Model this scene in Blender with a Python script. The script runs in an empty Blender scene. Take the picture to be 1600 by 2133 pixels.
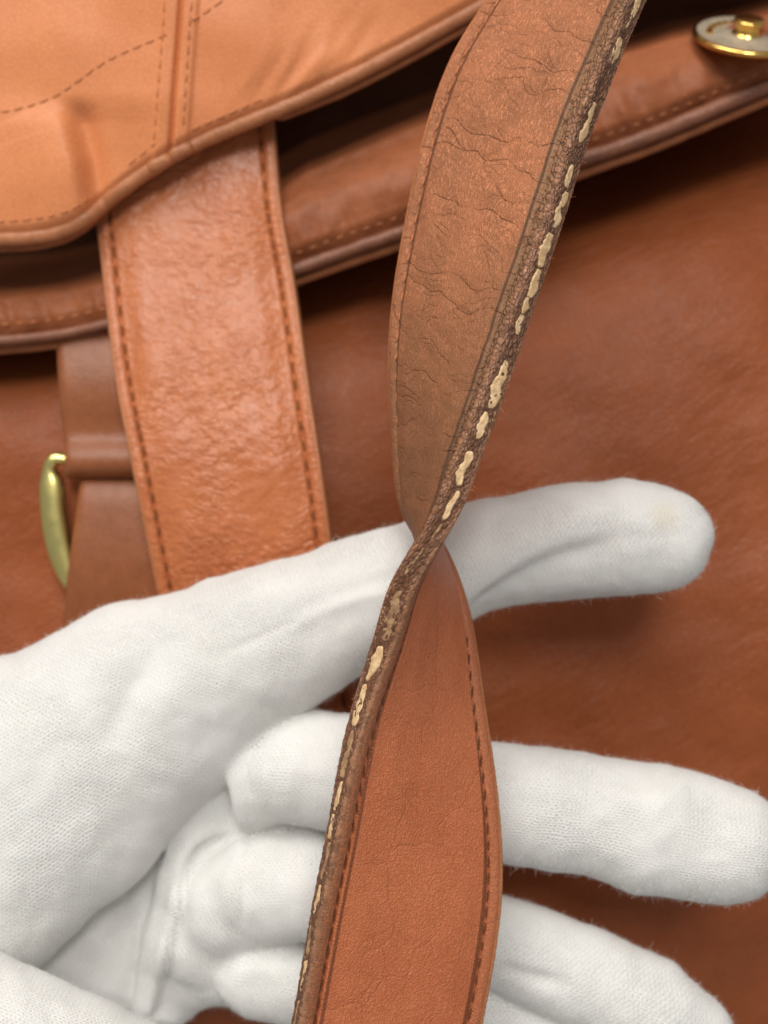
import bpy, math
import numpy as np
from mathutils import Vector, Matrix

sc = bpy.context.scene
MM = 0.001
# ------------------------------------------------------------------ camera, world, lamps, exposure
H = 240.0            # camera height above the bag front, mm
FP = 2600.0          # focal length in photograph pixels (1600 wide)
cam = bpy.data.cameras.new("camera")
cam.sensor_fit = 'HORIZONTAL'
cam.sensor_width = 36.0
cam.lens = FP * 36.0 / 1600.0
cam.clip_start = 0.01
cam.clip_end = 20.0
cam.dof.use_dof = True
cam.dof.focus_distance = 0.186
cam.dof.aperture_fstop = 17.0
cam_ob = bpy.data.objects.new("camera", cam)
cam_ob.location = (0, 0, H * MM)
sc.collection.objects.link(cam_ob)
sc.camera = cam_ob

world = bpy.data.worlds.new("World")
sc.world = world
world.use_nodes = True
wbg = world.node_tree.nodes["Background"]
wbg.inputs[0].default_value = (1.0, 0.975, 0.96, 1)
wbg.inputs[1].default_value = 0.28


def lamp(name, loc, target, size, power, col, size_y=None):
    l = bpy.data.lights.new(name, 'AREA')
    l.energy = power
    l.color = col
    l.shape = 'RECTANGLE'
    l.size = size
    l.size_y = size_y or size
    o = bpy.data.objects.new(name, l)
    o.location = loc
    o.rotation_euler = (Vector(target) - Vector(loc)).to_track_quat('-Z', 'Y').to_euler()
    sc.collection.objects.link(o)
    return o


lamp("ceiling_lamp", (-0.50, 1.05, 1.05), (0, 0, 0), 1.00, 19.5, (1.0, 0.96, 0.90), 1.00)
lamp("ceiling_lamp", (0.12, 0.58, 1.36), (0, 0, 0), 0.36, 9.5, (1.0, 0.97, 0.92), 0.36)

sc.view_settings.view_transform = 'Standard'
sc.view_settings.look = 'None'
sc.view_settings.exposure = 0.0
sc.view_settings.gamma = 1.0
sc.cycles.use_denoising = True

# ------------------------------------------------------------------ helpers


def P(px, py, z):
    """a point of the place: photograph pixel + height above the bag (mm) -> mm"""
    px = np.asarray(px, float); py = np.asarray(py, float); z = np.asarray(z, float)
    k = (H - z) / FP
    return np.stack([(px - 800.0) * k, (1066.5 - py) * k, z + 0 * k], -1)


def toPx(v):
    k = FP / (H - v[..., 2])
    return 800.0 + v[..., 0] * k, 1066.5 - v[..., 1] * k


def smooth(a, b, x):
    t = np.clip((x - a) / (b - a), 0, 1)
    return t * t * (3 - 2 * t)


def _hash(ix, iy, seed):
    h = (ix.astype(np.int64) * 374761393 + iy.astype(np.int64) * 668265263 + seed * 974634777) & 0x7fffffff
    h = ((h ^ (h >> 13)) * 1274126177) & 0x7fffffff
    h = ((h ^ (h >> 16)) * 2246822519) & 0x7fffffff
    return h ^ (h >> 15)


def perlin(x, y, seed=0):
    ix = np.floor(x); iy = np.floor(y)
    fx = x - ix; fy = y - iy
    u = fx * fx * fx * (fx * (fx * 6 - 15) + 10); v = fy * fy * fy * (fy * (fy * 6 - 15) + 10)

    def g(ox, oy):
        a = (_hash(ix + ox, iy + oy, seed) % 4096) / 4096.0 * 2 * np.pi
        return np.cos(a) * (fx - ox) + np.sin(a) * (fy - oy)
    a = g(0, 0) * (1 - u) + g(1, 0) * u
    b = g(0, 1) * (1 - u) + g(1, 1) * u
    return (a * (1 - v) + b * v) * 1.5


def fbm(x, y, seed=0, octs=4):
    r = 0; a = 1.0
    for i in range(octs):
        r = r + a * perlin(x * 2 ** i, y * 2 ** i, seed + i * 7); a *= 0.5
    return r


def worley(x, y, seed=0):
    ix = np.floor(x); iy = np.floor(y)
    d1 = np.full(x.shape, 9.0); d2 = np.full(x.shape, 9.0)
    for ox in (-1, 0, 1):
        for oy in (-1, 0, 1):
            h = _hash(ix + ox, iy + oy, seed)
            jx = ix + ox + (h % 1024) / 1024.0; jy = iy + oy + ((h >> 10) % 1024) / 1024.0
            d = np.hypot(x - jx, y - jy)
            d2 = np.minimum(d2, np.maximum(d1, d)); d1 = np.minimum(d1, d)
    return d1, d2


def spline(pts, n=None, t=None, knots=None):
    """natural cubic spline through pts (k,d)"""
    p = np.asarray(pts, float)
    if knots is None:
        knots = np.concatenate([[0], np.cumsum(np.linalg.norm(np.diff(p[:, :2], axis=0), axis=1))])
    m = len(p); h = np.diff(knots)
    A = np.zeros((m, m)); B = np.zeros_like(p)
    A[0, 0] = A[-1, -1] = 1
    for i in range(1, m - 1):
        A[i, i - 1] = h[i - 1]; A[i, i] = 2 * (h[i - 1] + h[i]); A[i, i + 1] = h[i]
        B[i] = 3 * ((p[i + 1] - p[i]) / h[i] - (p[i] - p[i - 1]) / h[i - 1])
    c = np.linalg.solve(A, B)
    if t is None:
        t = np.linspace(knots[0], knots[-1], n)
    i = np.clip(np.searchsorted(knots, t, side='right') - 1, 0, m - 2)
    dt = (t - knots[i])[:, None]; hh = h[i][:, None]
    b = (p[i + 1] - p[i]) / hh - hh * (2 * c[i] + c[i + 1]) / 3
    d = (c[i + 1] - c[i]) / (3 * hh)
    return p[i] + b * dt + c[i] * dt ** 2 + d * dt ** 3


def curve_y(pts, x):
    p = np.asarray(pts, float)
    t = np.asarray(x, float)
    return spline(p[:, 1:2], t=t.ravel(), knots=p[:, 0]).reshape(t.shape)


def empty(name, loc=(0, 0, 0), parent=None, label=None, cat=None, group=None):
    o = bpy.data.objects.new(name, None)
    o.empty_display_size = 0.01
    o.location = loc
    sc.collection.objects.link(o)
    if parent: o.parent = parent
    if label: o['label'] = label
    if cat: o['category'] = cat
    if group: o['group'] = group
    return o


def mesh_ob(name, v, faces, mat, parent=None, uv=None, smooth_shade=True):
    """v mm (n,3); faces (m,4) or (m,3) int array"""
    me = bpy.data.meshes.new(name)
    v = np.asarray(v, np.float32) * MM
    f = np.asarray(faces, np.int32)
    k = f.shape[1]
    me.vertices.add(len(v)); me.vertices.foreach_set("co", v.ravel())
    me.loops.add(f.size); me.loops.foreach_set("vertex_index", f.ravel())
    me.polygons.add(len(f))
    me.polygons.foreach_set("loop_start", np.arange(0, f.size, k, dtype=np.int32))
    try:
        me.polygons.foreach_set("loop_total", np.full(len(f), k, np.int32))
    except Exception:
        pass
    if uv is not None:
        l = me.uv_layers.new(name="UVMap")
        uv = np.asarray(uv, np.float32)
        l.data.foreach_set("uv", (uv if uv.ndim == 3 else uv[f.ravel()]).ravel())
    me.polygons.foreach_set("use_smooth", np.full(len(f), smooth_shade, bool))
    me.update(calc_edges=True)
    me.validate()
    if mat: me.materials.append(mat)
    o = bpy.data.objects.new(name, me)
    sc.collection.objects.link(o)
    if parent: o.parent = parent
    return o


def grid_faces(n, m, wrap_m=False, wrap_n=False, flip=False):
    i = np.arange(n if wrap_n else n - 1); j = np.arange(m if wrap_m else m - 1)
    I, J = np.meshgrid(i, j, indexing='ij')
    I2 = (I + 1) % n; J2 = (J + 1) % m
    f = np.stack([I * m + J, I2 * m + J, I2 * m + J2, I * m + J2], -1).reshape(-1, 4)
    return f[:, ::-1] if flip else f


def grid_ob(name, V, mat, parent=None, uv=None, wrap=False, flip=False, wrap_n=False):
    n, m = V.shape[:2]
    return mesh_ob(name, V.reshape(-1, 3), grid_faces(n, m, wrap, wrap_n, flip), mat, parent,
                   None if uv is None else uv.reshape(-1, 2))


def tube(name, C, r, mat, parent=None, rz=None, sides=14, closed=False, lump=0.0, seed=0, caps=True):
    """tube round centre line C (n,3) mm; r scalar/array (radial), rz the radius towards the viewer"""
    C = np.asarray(C, float); n = len(C)
    if closed:
        T = np.roll(C, -1, 0) - np.roll(C, 1, 0)
    else:
        T = np.gradient(C, axis=0)
    T /= np.linalg.norm(T, axis=1)[:, None]
    S = np.cross(T, [0, 0, 1.0]); S /= np.linalg.norm(S, axis=1)[:, None] + 1e-9
    N = np.cross(S, T)
    r = np.broadcast_to(np.asarray(r, float), (n,)).copy()
    rz = r.copy() if rz is None else np.broadcast_to(np.asarray(rz, float), (n,)).copy()
    if caps and not closed:
        for e in (0, -1):
            r[e] *= 0.02; rz[e] *= 0.02
    a = np.linspace(0, 2 * np.pi, sides, endpoint=False)
    L = np.concatenate([[0], np.cumsum(np.linalg.norm(np.diff(C, axis=0), axis=1))])
    k = 1 + lump * fbm(L[:, None] * 0.35 + 0 * a, np.cos(a)[None] * 1.3 + np.sin(a)[None] * 0.7 + 9, seed)
    V = C[:, None] + S[:, None] * (r[:, None] * np.cos(a) * k)[..., None] + N[:, None] * (rz[:, None] * np.sin(a) * k)[..., None]
    uv = np.stack([np.broadcast_to(L[:, None], V.shape[:2]), np.broadcast_to(a[None] * r.mean(), V.shape[:2])], -1)
    return grid_ob(name, V, mat, parent, uv, wrap=True, wrap_n=closed, flip=True)


# ------------------------------------------------------------------ materials
class NT:
    def __init__(s, name):
        s.m = bpy.data.materials.new(name); s.m.use_nodes = True
        s.t = s.m.node_tree; s.bsdf = s.t.nodes["Principled BSDF"]

    def n(s, kind, ins=None, **attr):
        nd = s.t.nodes.new("ShaderNode" + kind)
        for k, v in attr.items(): setattr(nd, k, v)
        for k, v in (ins or {}).items(): s.put(nd.inputs[k], v)
        return nd

    def put(s, sock, v):
        if isinstance(v, bpy.types.NodeSocket): s.t.links.new(v, sock)
        elif v is not None:
            sock.default_value = v

    def math(s, op, a, b=None, c=None, clamp=False):
        nd = s.n("Math", operation=op); nd.use_clamp = clamp
        for i, v in enumerate((a, b, c)):
            if v is not None: s.put(nd.inputs[i], v)
        return nd.outputs[0]

    def vmul(s, vec, xyz):
        return s.n("VectorMath", {0: vec, 1: xyz}, operation='MULTIPLY').outputs[0]

    def vadd(s, a, b):
        return s.n("VectorMath", {0: a, 1: b}, operation='ADD').outputs[0]

    def uv(s):
        return s.n("UVMap", uv_map="UVMap").outputs[0]

    def obj(s):
        return s.vmul(s.n("TexCoord").outputs["Object"], (1000, 1000, 1000))

    def noise(s, vec, scale, detail=3, rough=0.55, dist=0.0):
        return s.n("TexNoise", {"Vector": vec, "Scale": scale, "Detail": detail, "Roughness": rough, "Distortion": dist}).outputs["Fac"]

    def voro(s, vec, scale, feature='F1', rand=1.0):
        return s.n("TexVoronoi", {"Vector": vec, "Scale": scale, "Randomness": rand}, feature=feature).outputs["Distance"]

    def ramp(s, x, a, b, lo=0.0, hi=1.0):
        nd = s.n("MapRange", {0: x, 1: a, 2: b, 3: lo, 4: hi}, interpolation_type='SMOOTHSTEP')
        return nd.outputs[0]

    def mix(s, f, a, b, mode='MIX'):
        nd = s.n("Mix", data_type='RGBA', blend_type=mode)
        s.put(nd.inputs[0], f)
        for i, v in ((6, a), (7, b)):
            s.put(nd.inputs[i], v if isinstance(v, bpy.types.NodeSocket) else (*v, 1.0))
        return nd.outputs[2]

    def bump(s, h, dist_mm, strength=1.0, normal=None):
        nd = s.n("Bump", {"Height": h, "Distance": dist_mm * MM, "Strength": strength})
        if normal is not None: s.t.links.new(normal, nd.inputs["Normal"])
        return nd.outputs[0]

    def out(s, col, rough, normal=None, **kw):
        b = s.bsdf
        s.put(b.inputs["Base Color"], col if isinstance(col, bpy.types.NodeSocket) else (*col, 1.0))
        s.put(b.inputs["Roughness"], rough)
        if normal is not None: s.put(b.inputs["Normal"], normal)
        for k, v in kw.items(): s.put(b.inputs[k.replace("_", " ")], v)
        return s.m


def leather(name, base, dark, coord='uv', grain=1.6, grain_mm=0.10, crease=None, crease_mm=0.35, rough=0.45, mottle=0.09,
            fibre=0.0, spec=0.4, wear=None, wave=None, wave_mm=0.3, mottle_amt=0.75, crease_dark=0.6, pores=0.0, lines=None, crackle=None, grime_shade=None):
    t = NT(name)
    v = t.uv() if coord == 'uv' else t.obj()
    m1 = t.noise(v, mottle, 4, 0.6)
    m2 = t.noise(t.vadd(v, (31.7, 11.3, 0)), mottle * 5.5, 3, 0.6)
    f = t.math('ADD', t.math('MULTIPLY', m1, 0.65), t.math('MULTIPLY', m2, 0.35))
    col = t.mix(t.math('MULTIPLY', t.ramp(f, 0.36, 0.66), mottle_amt), base, dark)
    # pebble grain
    g1 = t.voro(v, grain, 'DISTANCE_TO_EDGE')
    g = t.math('MINIMUM', t.math('MULTIPLY', g1, 3.0), 1.0)
    gn = t.noise(v, grain * 2.3, 3, 0.6)
    gh = t.math('ADD', t.math('MULTIPLY', g, 0.55), t.math('MULTIPLY', gn, 0.6))
    nrm = t.bump(gh, grain_mm)
    col = t.mix(t.math('MULTIPLY', t.ramp(g, 0.35, 0.0), 0.25), col, tuple(0.55 * c for c in dark))
    if fibre:
        fv = t.vmul(v, (1.3, 3.1, 1))
        wob = t.noise(v, 0.35, 2)
        fv = t.vadd(fv, t.n("CombineXYZ", {1: t.math('MULTIPLY', wob, 6.0)}).outputs[0])
        fn = t.noise(fv, 1.0, 3, 0.65, 0.6)
        ff = t.ramp(fn, 0.50, 0.66)
        patch = t.ramp(t.noise(v, 0.13, 2), 0.25, 0.60, 0.35, 1.0)
        col = t.mix(t.math('MULTIPLY', t.math('MULTIPLY', ff, patch), fibre), col, tuple(min(1, c * 2.0 + 0.04) for c in base))
        fd = t.ramp(fn, 0.44, 0.30)
        col = t.mix(t.math('MULTIPLY', fd, fibre * 0.7), col, tuple(c * 0.62 for c in dark))
        nrm = t.bump(fn, 0.16, 1.0, nrm)
    if wave:
        rot = t.n("VectorRotate", {"Vector": v, "Angle": wave[2]}, rotation_type='Z_AXIS').outputs[0]
        wv = t.vmul(rot, (wave[0], wave[1], 1))
        wn = t.noise(wv, 1.0, 3, 0.55, 0.4)
        wn = t.math('MULTIPLY', wn, t.ramp(t.noise(v, 0.055, 2), 0.36, 0.62, 0.25, 1.15))
        nrm = t.bump(wn, wave_mm, 1.0, nrm)
    if crease:
        warp = t.n("TexNoise", {"Vector": v, "Scale": 0.13, "Detail": 1.0}).outputs["Color"]
        wrp2 = t.n("TexNoise", {"Vector": v, "Scale": 0.9, "Detail": 2.0}).outputs["Color"]
        cv = t.vadd(v, t.vmul(t.vadd(warp, (-0.5, -0.5, -0.5)), (7, 4, 0)))
        cv = t.vadd(cv, t.vmul(t.vadd(wrp2, (-0.5, -0.5, -0.5)), (0.7, 0.7, 0)))
        cv = t.vmul(cv, (crease[0], crease[1], 1))
        e = t.voro(cv, 1.0, 'DISTANCE_TO_EDGE')
        line = t.ramp(e, 0.0, 0.030, 1.0, 0.0)
        msk = t.ramp(t.noise(v, 0.085, 1), 0.36, 0.60)
        line = t.math('MULTIPLY', line, msk)
        e2 = t.voro(t.vmul(cv, (2.3, 2.6, 1)), 1.0, 'DISTANCE_TO_EDGE')
        l2 = t.math('MULTIPLY', t.math('MULTIPLY', t.ramp(e2, 0.0, 0.06, 1.0, 0.0), t.ramp(t.noise(v, 0.16, 2), 0.42, 0.60)), 0.55)
        line = t.math('MAXIMUM', line, l2)
        soft = t.ramp(e, 0.0, 0.22, 1.0, 0.0)
        hh = t.math('ADD', line, t.math('MULTIPLY', t.math('MULTIPLY', soft, msk), 0.55))
        nrm = t.bump(hh, -crease_mm, 1.0, nrm)
        col = t.mix(t.math('MULTIPLY', line, crease_dark), col, tuple(0.35 * c for c in dark))
    if wear:
        # (v centre of worn margin, half width, colour): scuffed strip along one edge, in UV millimetres
        sep = t.n("SeparateXYZ", {0: v}).outputs[1]
        wob = t.math('MULTIPLY', t.math('SUBTRACT', t.noise(v, 0.8, 3), 0.5), 2.2)
        for (lo, hi, wc, amt) in wear:
            a = t.ramp(t.math('ADD', sep, wob), lo, hi)
            wn = t.ramp(t.noise(v, 1.4, 4, 0.7), 0.30, 0.62)
            col = t.mix(t.math('MULTIPLY', t.math('MULTIPLY', a, t.math('ADD', t.math('MULTIPLY', wn, 0.5), 0.5)), amt), col, wc)
    if grime_shade:  # darkens along the strap: handling grime plus painted shade of the turn
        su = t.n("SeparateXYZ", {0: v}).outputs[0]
        a = t.ramp(t.math('ADD', su, t.math('MULTIPLY', t.math('SUBTRACT', t.noise(v, 0.09, 4, 0.65), 0.5), 45.0)), grime_shade[0], grime_shade[1])
        col = t.mix(t.math('MULTIPLY', a, grime_shade[3]), col, grime_shade[2])
    if lines:
        # darker lines along the stitched grooves
        sv = t.n("SeparateXYZ", {0: v}).outputs[1]
        for l in lines:
            a = t.ramp(t.math('ABSOLUTE', t.math('SUBTRACT', sv, l)), 0.15, 0.42, 1.0, 0.0)
            col = t.mix(t.math('MULTIPLY', a, 0.75), col, tuple(0.25 * c for c in dark))
    if crackle:
        sv = t.n("SeparateXYZ", {0: v}).outputs[1]
        a = t.ramp(t.math('ADD', sv, t.math('MULTIPLY', t.math('SUBTRACT', t.noise(v, 0.5, 2), 0.5), 2.5)), crackle, crackle + 0.8)
        ce = t.voro(t.vmul(v, (0.85, 1.3, 1)), 1.0, 'DISTANCE_TO_EDGE')
        ck = t.math('MULTIPLY', t.ramp(ce, 0.0, 0.09, 1.0, 0.0), a)
        col = t.mix(t.math('MULTIPLY', ck, 0.85), col, tuple(0.2 * c for c in dark))
        nrm = t.bump(t.math('MULTIPLY', t.math('MINIMUM', t.math('MULTIPLY', ce, 3.0), 0.8), a), 0.3, 1.0, nrm)
    if pores:
        pv = t.voro(v, 2.6)
        col = t.mix(t.math('MULTIPLY', t.ramp(pv, 0.14, 0.05), pores), col, tuple(0.4 * c for c in dark))
    rr = t.math('ADD', rough - 0.10, t.math('MULTIPLY', t.noise(v, 0.6, 3), 0.22))
    return t.out(col, rr, nrm, Specular_IOR_Level=spec)


ORANGE = (0.52, 0.185, 0.072)
ORANGE_D = (0.38, 0.125, 0.048)
M_flap = leather("flap_leather", (0.72, 0.262, 0.105), (0.64, 0.22, 0.086), 'obj', 1.1, 0.03, rough=0.45, mottle=0.03, spec=0.3)
M_inner = leather("inner_flap_leather", (0.33, 0.104, 0.04), (0.23, 0.070, 0.027), 'obj', 1.1, 0.04, rough=0.45, mottle=0.06,
                  wave=(0.10, 0.06, 0.3), wave_mm=0.5, spec=0.2)
M_body = leather("bag_body_leather", (0.32, 0.087, 0.028), (0.25, 0.064, 0.0195), 'obj', 0.9, 0.12, rough=0.42, mottle=0.03,
                 wave=(0.12, 0.40, -0.6), wave_mm=0.42, spec=0.24)
M_bind = leather("binding_leather", (0.48, 0.185, 0.076), (0.35, 0.13, 0.055), 'uv', 1.2, 0.08, rough=0.42, mottle=0.12)
M_gap_shade = leather("gap_shade_brown", (0.13, 0.052, 0.028), (0.09, 0.035, 0.019), 'obj', 2.0, 0.1, rough=0.9, mottle=0.05, spec=0.05)  # dark brown that paints in the shade of the gap
M_rim = leather("worn_binding_leather", (0.27, 0.105, 0.055), (0.17, 0.066, 0.040), 'uv', 1.2, 0.08, rough=0.42, mottle=0.12)
M_piping = leather("piping_suede", (0.40, 0.145, 0.062), (0.29, 0.10, 0.042), 'uv', 2.0, 0.10, rough=0.75, mottle=0.2, spec=0.2)
M_tab = leather("tab_leather", (0.31, 0.10, 0.036), (0.22, 0.07, 0.025), 'obj', 1.2, 0.06, rough=0.36, mottle=0.07)
M_wide = leather("wide_strap_leather", (0.54, 0.175, 0.062), (0.45, 0.130, 0.046), 'uv', 1.0, 0.06, rough=0.34, mottle=0.07,
                 wave=(0.80, 0.46, 0.45), wave_mm=0.62, spec=0.5)
DIRT = (0.17, 0.085, 0.043)
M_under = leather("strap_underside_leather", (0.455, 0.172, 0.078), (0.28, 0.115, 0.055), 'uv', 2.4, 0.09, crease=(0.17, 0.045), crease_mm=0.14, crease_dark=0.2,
                  rough=0.62, mottle=0.038, fibre=0.45, spec=0.25, wear=[(25.2, 26.6, (0.27, 0.16, 0.09), 0.85)], pores=0.35, lines=[2.7, 26.3], crackle=26.6, grime_shade=(40, 92, (0.175, 0.085, 0.040), 0.66))  # last mix: grime and painted-in shade towards the twist
M_grain = leather("strap_grain_leather", (0.54, 0.160, 0.062), (0.46, 0.125, 0.047), 'uv', 1.9, 0.10, crease=(0.10, 0.10), crease_mm=0.05,
                  crease_dark=0.08, rough=0.42, mottle=0.05, fibre=0.22, spec=0.4,
                  wear=[(26.4, 28.4, DIRT, 0.75), (3.4, 1.8, (0.26, 0.10, 0.045), 0.5)], lines=[2.7, 26.3])


def worn_edge_mat():
    t = NT("cracked_edge_leather")
    v = t.uv()
    wv = t.vadd(v, t.vmul(t.vadd(t.n("TexNoise", {"Vector": v, "Scale": 0.9, "Detail": 2.0}).outputs["Color"], (-0.5, -0.5, -0.5)), (0.9, 0.9, 0)))
    sn = t.math('SUBTRACT', t.n("SeparateXYZ", {0: v}).outputs[1], 10.0)
    ply = t.ramp(t.math('ADD', sn, t.math('MULTIPLY', t.math('SUBTRACT', t.noise(v, 0.4, 2), 0.5), 1.6)), -1.9, -1.4, 0.5, 0.0)   # the smoother ply
    e = t.math('ADD', t.voro(t.vmul(wv, (0.9, 2.0, 1)), 1.0, 'DISTANCE_TO_EDGE'), ply)
    e2 = t.voro(wv, 2.6, 'DISTANCE_TO_EDGE')
    n = t.noise(v, 0.55, 4, 0.65)
    col = t.mix(t.ramp(n, 0.35, 0.66), (0.38, 0.175, 0.09), (0.20, 0.085, 0.040))
    col = t.mix(t.math('MULTIPLY', t.ramp(t.noise(v, 2.5, 3), 0.5, 0.72), 0.55), col, (0.50, 0.28, 0.17))
    col = t.mix(t.math('MULTIPLY', t.ramp(e, 0.08, 0.0), 0.8), col, (0.06, 0.022, 0.010))
    col = t.mix(t.math('MULTIPLY', t.ramp(e2, 0.08, 0.0), 0.25), col, (0.05, 0.02, 0.01))
    # grime packed into the split between the two plies
    sp = t.ramp(t.math('ABSOLUTE', t.math('ADD', sn, t.math('MULTIPLY', t.math('SUBTRACT', t.noise(v, 0.5, 3), 0.5), 1.8))), 0.9, 1.6, 0.72, 0.0)
    col = t.mix(sp, col, (0.135, 0.054, 0.025))
    h = t.math('ADD', t.math('MINIMUM', t.math('MULTIPLY', e, 3.0), 0.8), t.math('MULTIPLY', t.noise(v, 5.0, 3), 0.35))
    nrm = t.bump(h, 0.22)
    return t.out(col, t.ramp(n, 0.3, 0.7, 0.36, 0.58), nrm, Specular_IOR_Level=0.5)


M_edge = worn_edge_mat()


def simple(name, col, col2, scale, rough, bump_mm=0.05, bscale=None, metallic=0.0, spec=0.4):
    t = NT(name)
    v = t.obj()
    f = t.noise(v, scale, 4, 0.6)
    c = t.mix(t.ramp(f, 0.35, 0.65), col, col2)
    nrm = t.bump(t.noise(v, bscale or scale * 3, 3), bump_mm)
    return t.out(c, t.ramp(f, 0.3, 0.7, rough - 0.05, rough + 0.08), nrm, Metallic=metallic, Specular_IOR_Level=spec)


def core_mat():
    t = NT("bare_edge_core")
    v = t.obj()
    c = t.mix(t.ramp(t.noise(v, 0.8, 3), 0.35, 0.65), (0.80, 0.57, 0.33), (0.62, 0.40, 0.21))
    c = t.mix(t.math('MULTIPLY', t.ramp(t.noise(v, 4.0, 3), 0.60, 0.72), 0.6), c, (0.22, 0.11, 0.05))
    return t.out(c, 0.8, t.bump(t.noise(v, 5.0, 3), 0.07), Specular_IOR_Level=0.2)


M_core = core_mat()
M_core_dull = simple("grimy_edge_core", (0.46, 0.285, 0.15), (0.25, 0.135, 0.07), 0.9, 0.65, 0.08, 4.0, spec=0.3)
M_thread = simple("dark_thread", (0.12, 0.042, 0.018), (0.17, 0.06, 0.025), 2.0, 0.7, 0.05, 7.0, spec=0.2)
M_thread_tan = simple("tan_thread", (0.55, 0.205, 0.085), (0.42, 0.15, 0.06), 2.0, 0.65, 0.05, 7.0, spec=0.2)
M_thread_mid = simple("brown_thread", (0.20, 0.07, 0.028), (0.26, 0.092, 0.038), 2.0, 0.7, 0.05, 7.0, spec=0.2)
M_brass = simple("brass", (0.88, 0.78, 0.30), (0.80, 0.68, 0.25), 0.3, 0.30, 0.004, 1.0, metallic=1.0)
M_gold = simple("gold_plate", (0.85, 0.55, 0.16), (0.75, 0.46, 0.12), 0.5, 0.18, 0.006, 1.5, metallic=1.0)
M_nickel = simple("worn_nickel", (0.52, 0.44, 0.33), (0.38, 0.31, 0.22), 0.5, 0.60, 0.01, 1.5, metallic=0.55)


def knit_mat():
    t = NT("white_cotton_knit")
    v = t.uv()
    wob = t.n("TexNoise", {"Vector": v, "Scale": 0.35, "Detail": 2.0}).outputs["Color"]
    v2 = t.vadd(v, t.vmul(t.vadd(wob, (-0.5, -0.5, -0.5)), (1.1, 1.1, 0)))
    s = t.n("SeparateXYZ", {0: v2})
    pu, pv = 0.78, 0.95
    a = t.math('DIVIDE', s.outputs[1], pv)
    fa = t.math('FRACT', a)
    tri = t.math('MULTIPLY', t.math('ABSOLUTE', t.math('SUBTRACT', fa, 0.5)), 2.0)        # 1 at wale border, 0 in the middle
    row = t.math('ADD', t.math('DIVIDE', s.outputs[0], pu), t.math('MULTIPLY', tri, 0.5))
    st = t.math('ADD', t.math('MULTIPLY', t.math('SINE', t.math('MULTIPLY', row, 2 * math.pi)), 0.5), 0.5)
    wale = t.math('SINE', t.math('MULTIPLY', tri, math.pi))                              # legs of each stitch stand proud
    h = t.math('ADD', t.math('MULTIPLY', st, 0.45), t.math('MULTIPLY', wale, 0.55))
    fuzz = t.noise(v, 1.2, 4, 0.7)
    n8 = t.noise(v, 5.0, 3, 0.7)
    vis = t.ramp(t.noise(v, 0.055, 2), 0.30, 0.66, 0.35, 1.0)
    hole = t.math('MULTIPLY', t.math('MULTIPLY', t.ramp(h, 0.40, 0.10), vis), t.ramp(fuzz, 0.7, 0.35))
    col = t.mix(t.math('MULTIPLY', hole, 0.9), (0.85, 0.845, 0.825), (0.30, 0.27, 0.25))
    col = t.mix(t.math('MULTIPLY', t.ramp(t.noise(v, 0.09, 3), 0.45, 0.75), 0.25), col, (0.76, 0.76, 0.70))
    hh = t.math('ADD', t.math('MULTIPLY', h, t.math('MULTIPLY', vis, 0.6)), t.math('MULTIPLY', n8, 0.5))
    nrm = t.bump(hh, 0.38, 1.0)
    stain = t.n("VectorMath", {0: t.obj(), 1: tuple(float(q) for q in P(1392, 1068, 34))}, operation='DISTANCE').outputs[1]
    stain = t.math('ADD', stain, t.math('MULTIPLY', t.math('SUBTRACT', t.noise(v, 0.6, 2), 0.5), 3.0))
    col = t.mix(t.ramp(stain, 4.2, 1.0, 0.0, 0.4), col, (0.74, 0.66, 0.46))
    m = t.out(col, 0.9, nrm, Specular_IOR_Level=0.12)
    b = t.bsdf
    b.inputs["Sheen Weight"].default_value = 0.18
    b.inputs["Sheen Roughness"].default_value = 0.5
    b.inputs["Subsurface Weight"].default_value = 0.3
    b.inputs["Subsurface Radius"].default_value = (1.0, 0.8, 0.75)
    b.inputs["Subsurface Scale"].default_value = 0.003
    return m


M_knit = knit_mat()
M_fuzz = NT("cotton_fluff").out((0.84, 0.84, 0.81), 0.9, None, Specular_IOR_Level=0.1)

# ------------------------------------------------------------------ stitches
_st_mesh = {}


def stitch_mesh(L, w, h, mat):
    key = (L, w, h, mat.name)
    if key not in _st_mesh:
        n, m = 7, 6
        u = np.linspace(-1, 1, n)
        rr = np.clip(1 - np.abs(u) ** 3.0, 0.03, 1)
        a = np.linspace(0, 2 * np.pi, m, endpoint=False)
        V = np.stack([np.broadcast_to((u * L / 2)[:, None], (n, m)), rr[:, None] * np.cos(a) * w / 2, rr[:, None] * np.sin(a) * h / 2], -1)
        o = grid_ob("stitch", V, mat, None, None, wrap=True)
        me = o.data
        bpy.data.objects.remove(o)
        _st_mesh[key] = me
    return _st_mesh[key]


_rng = np.random.default_rng(4)


def add_stitch(pos, T, N, parent, L=2.0, w=0.55, h=0.5, mat=None):
    me = stitch_mesh(L, w, h, mat or M_thread)
    o = bpy.data.objects.new("stitch", me)
    T = Vector(T).normalized()
    T = (T + Vector((_rng.normal(0, 0.05), _rng.normal(0, 0.05), 0))).normalized()
    N = Vector(N).normalized()
    B = N.cross(T).normalized(); N = T.cross(B)
    M = Matrix((T, B, N)).transposed().to_4x4()
    M.translation = Vector(pos) * MM
    sc.collection.objects.link(o)
    o.parent = parent
    o.matrix_basis = M @ Matrix.Diagonal((_rng.uniform(0.85, 1.08), 1, 1, 1))
    return o


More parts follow.
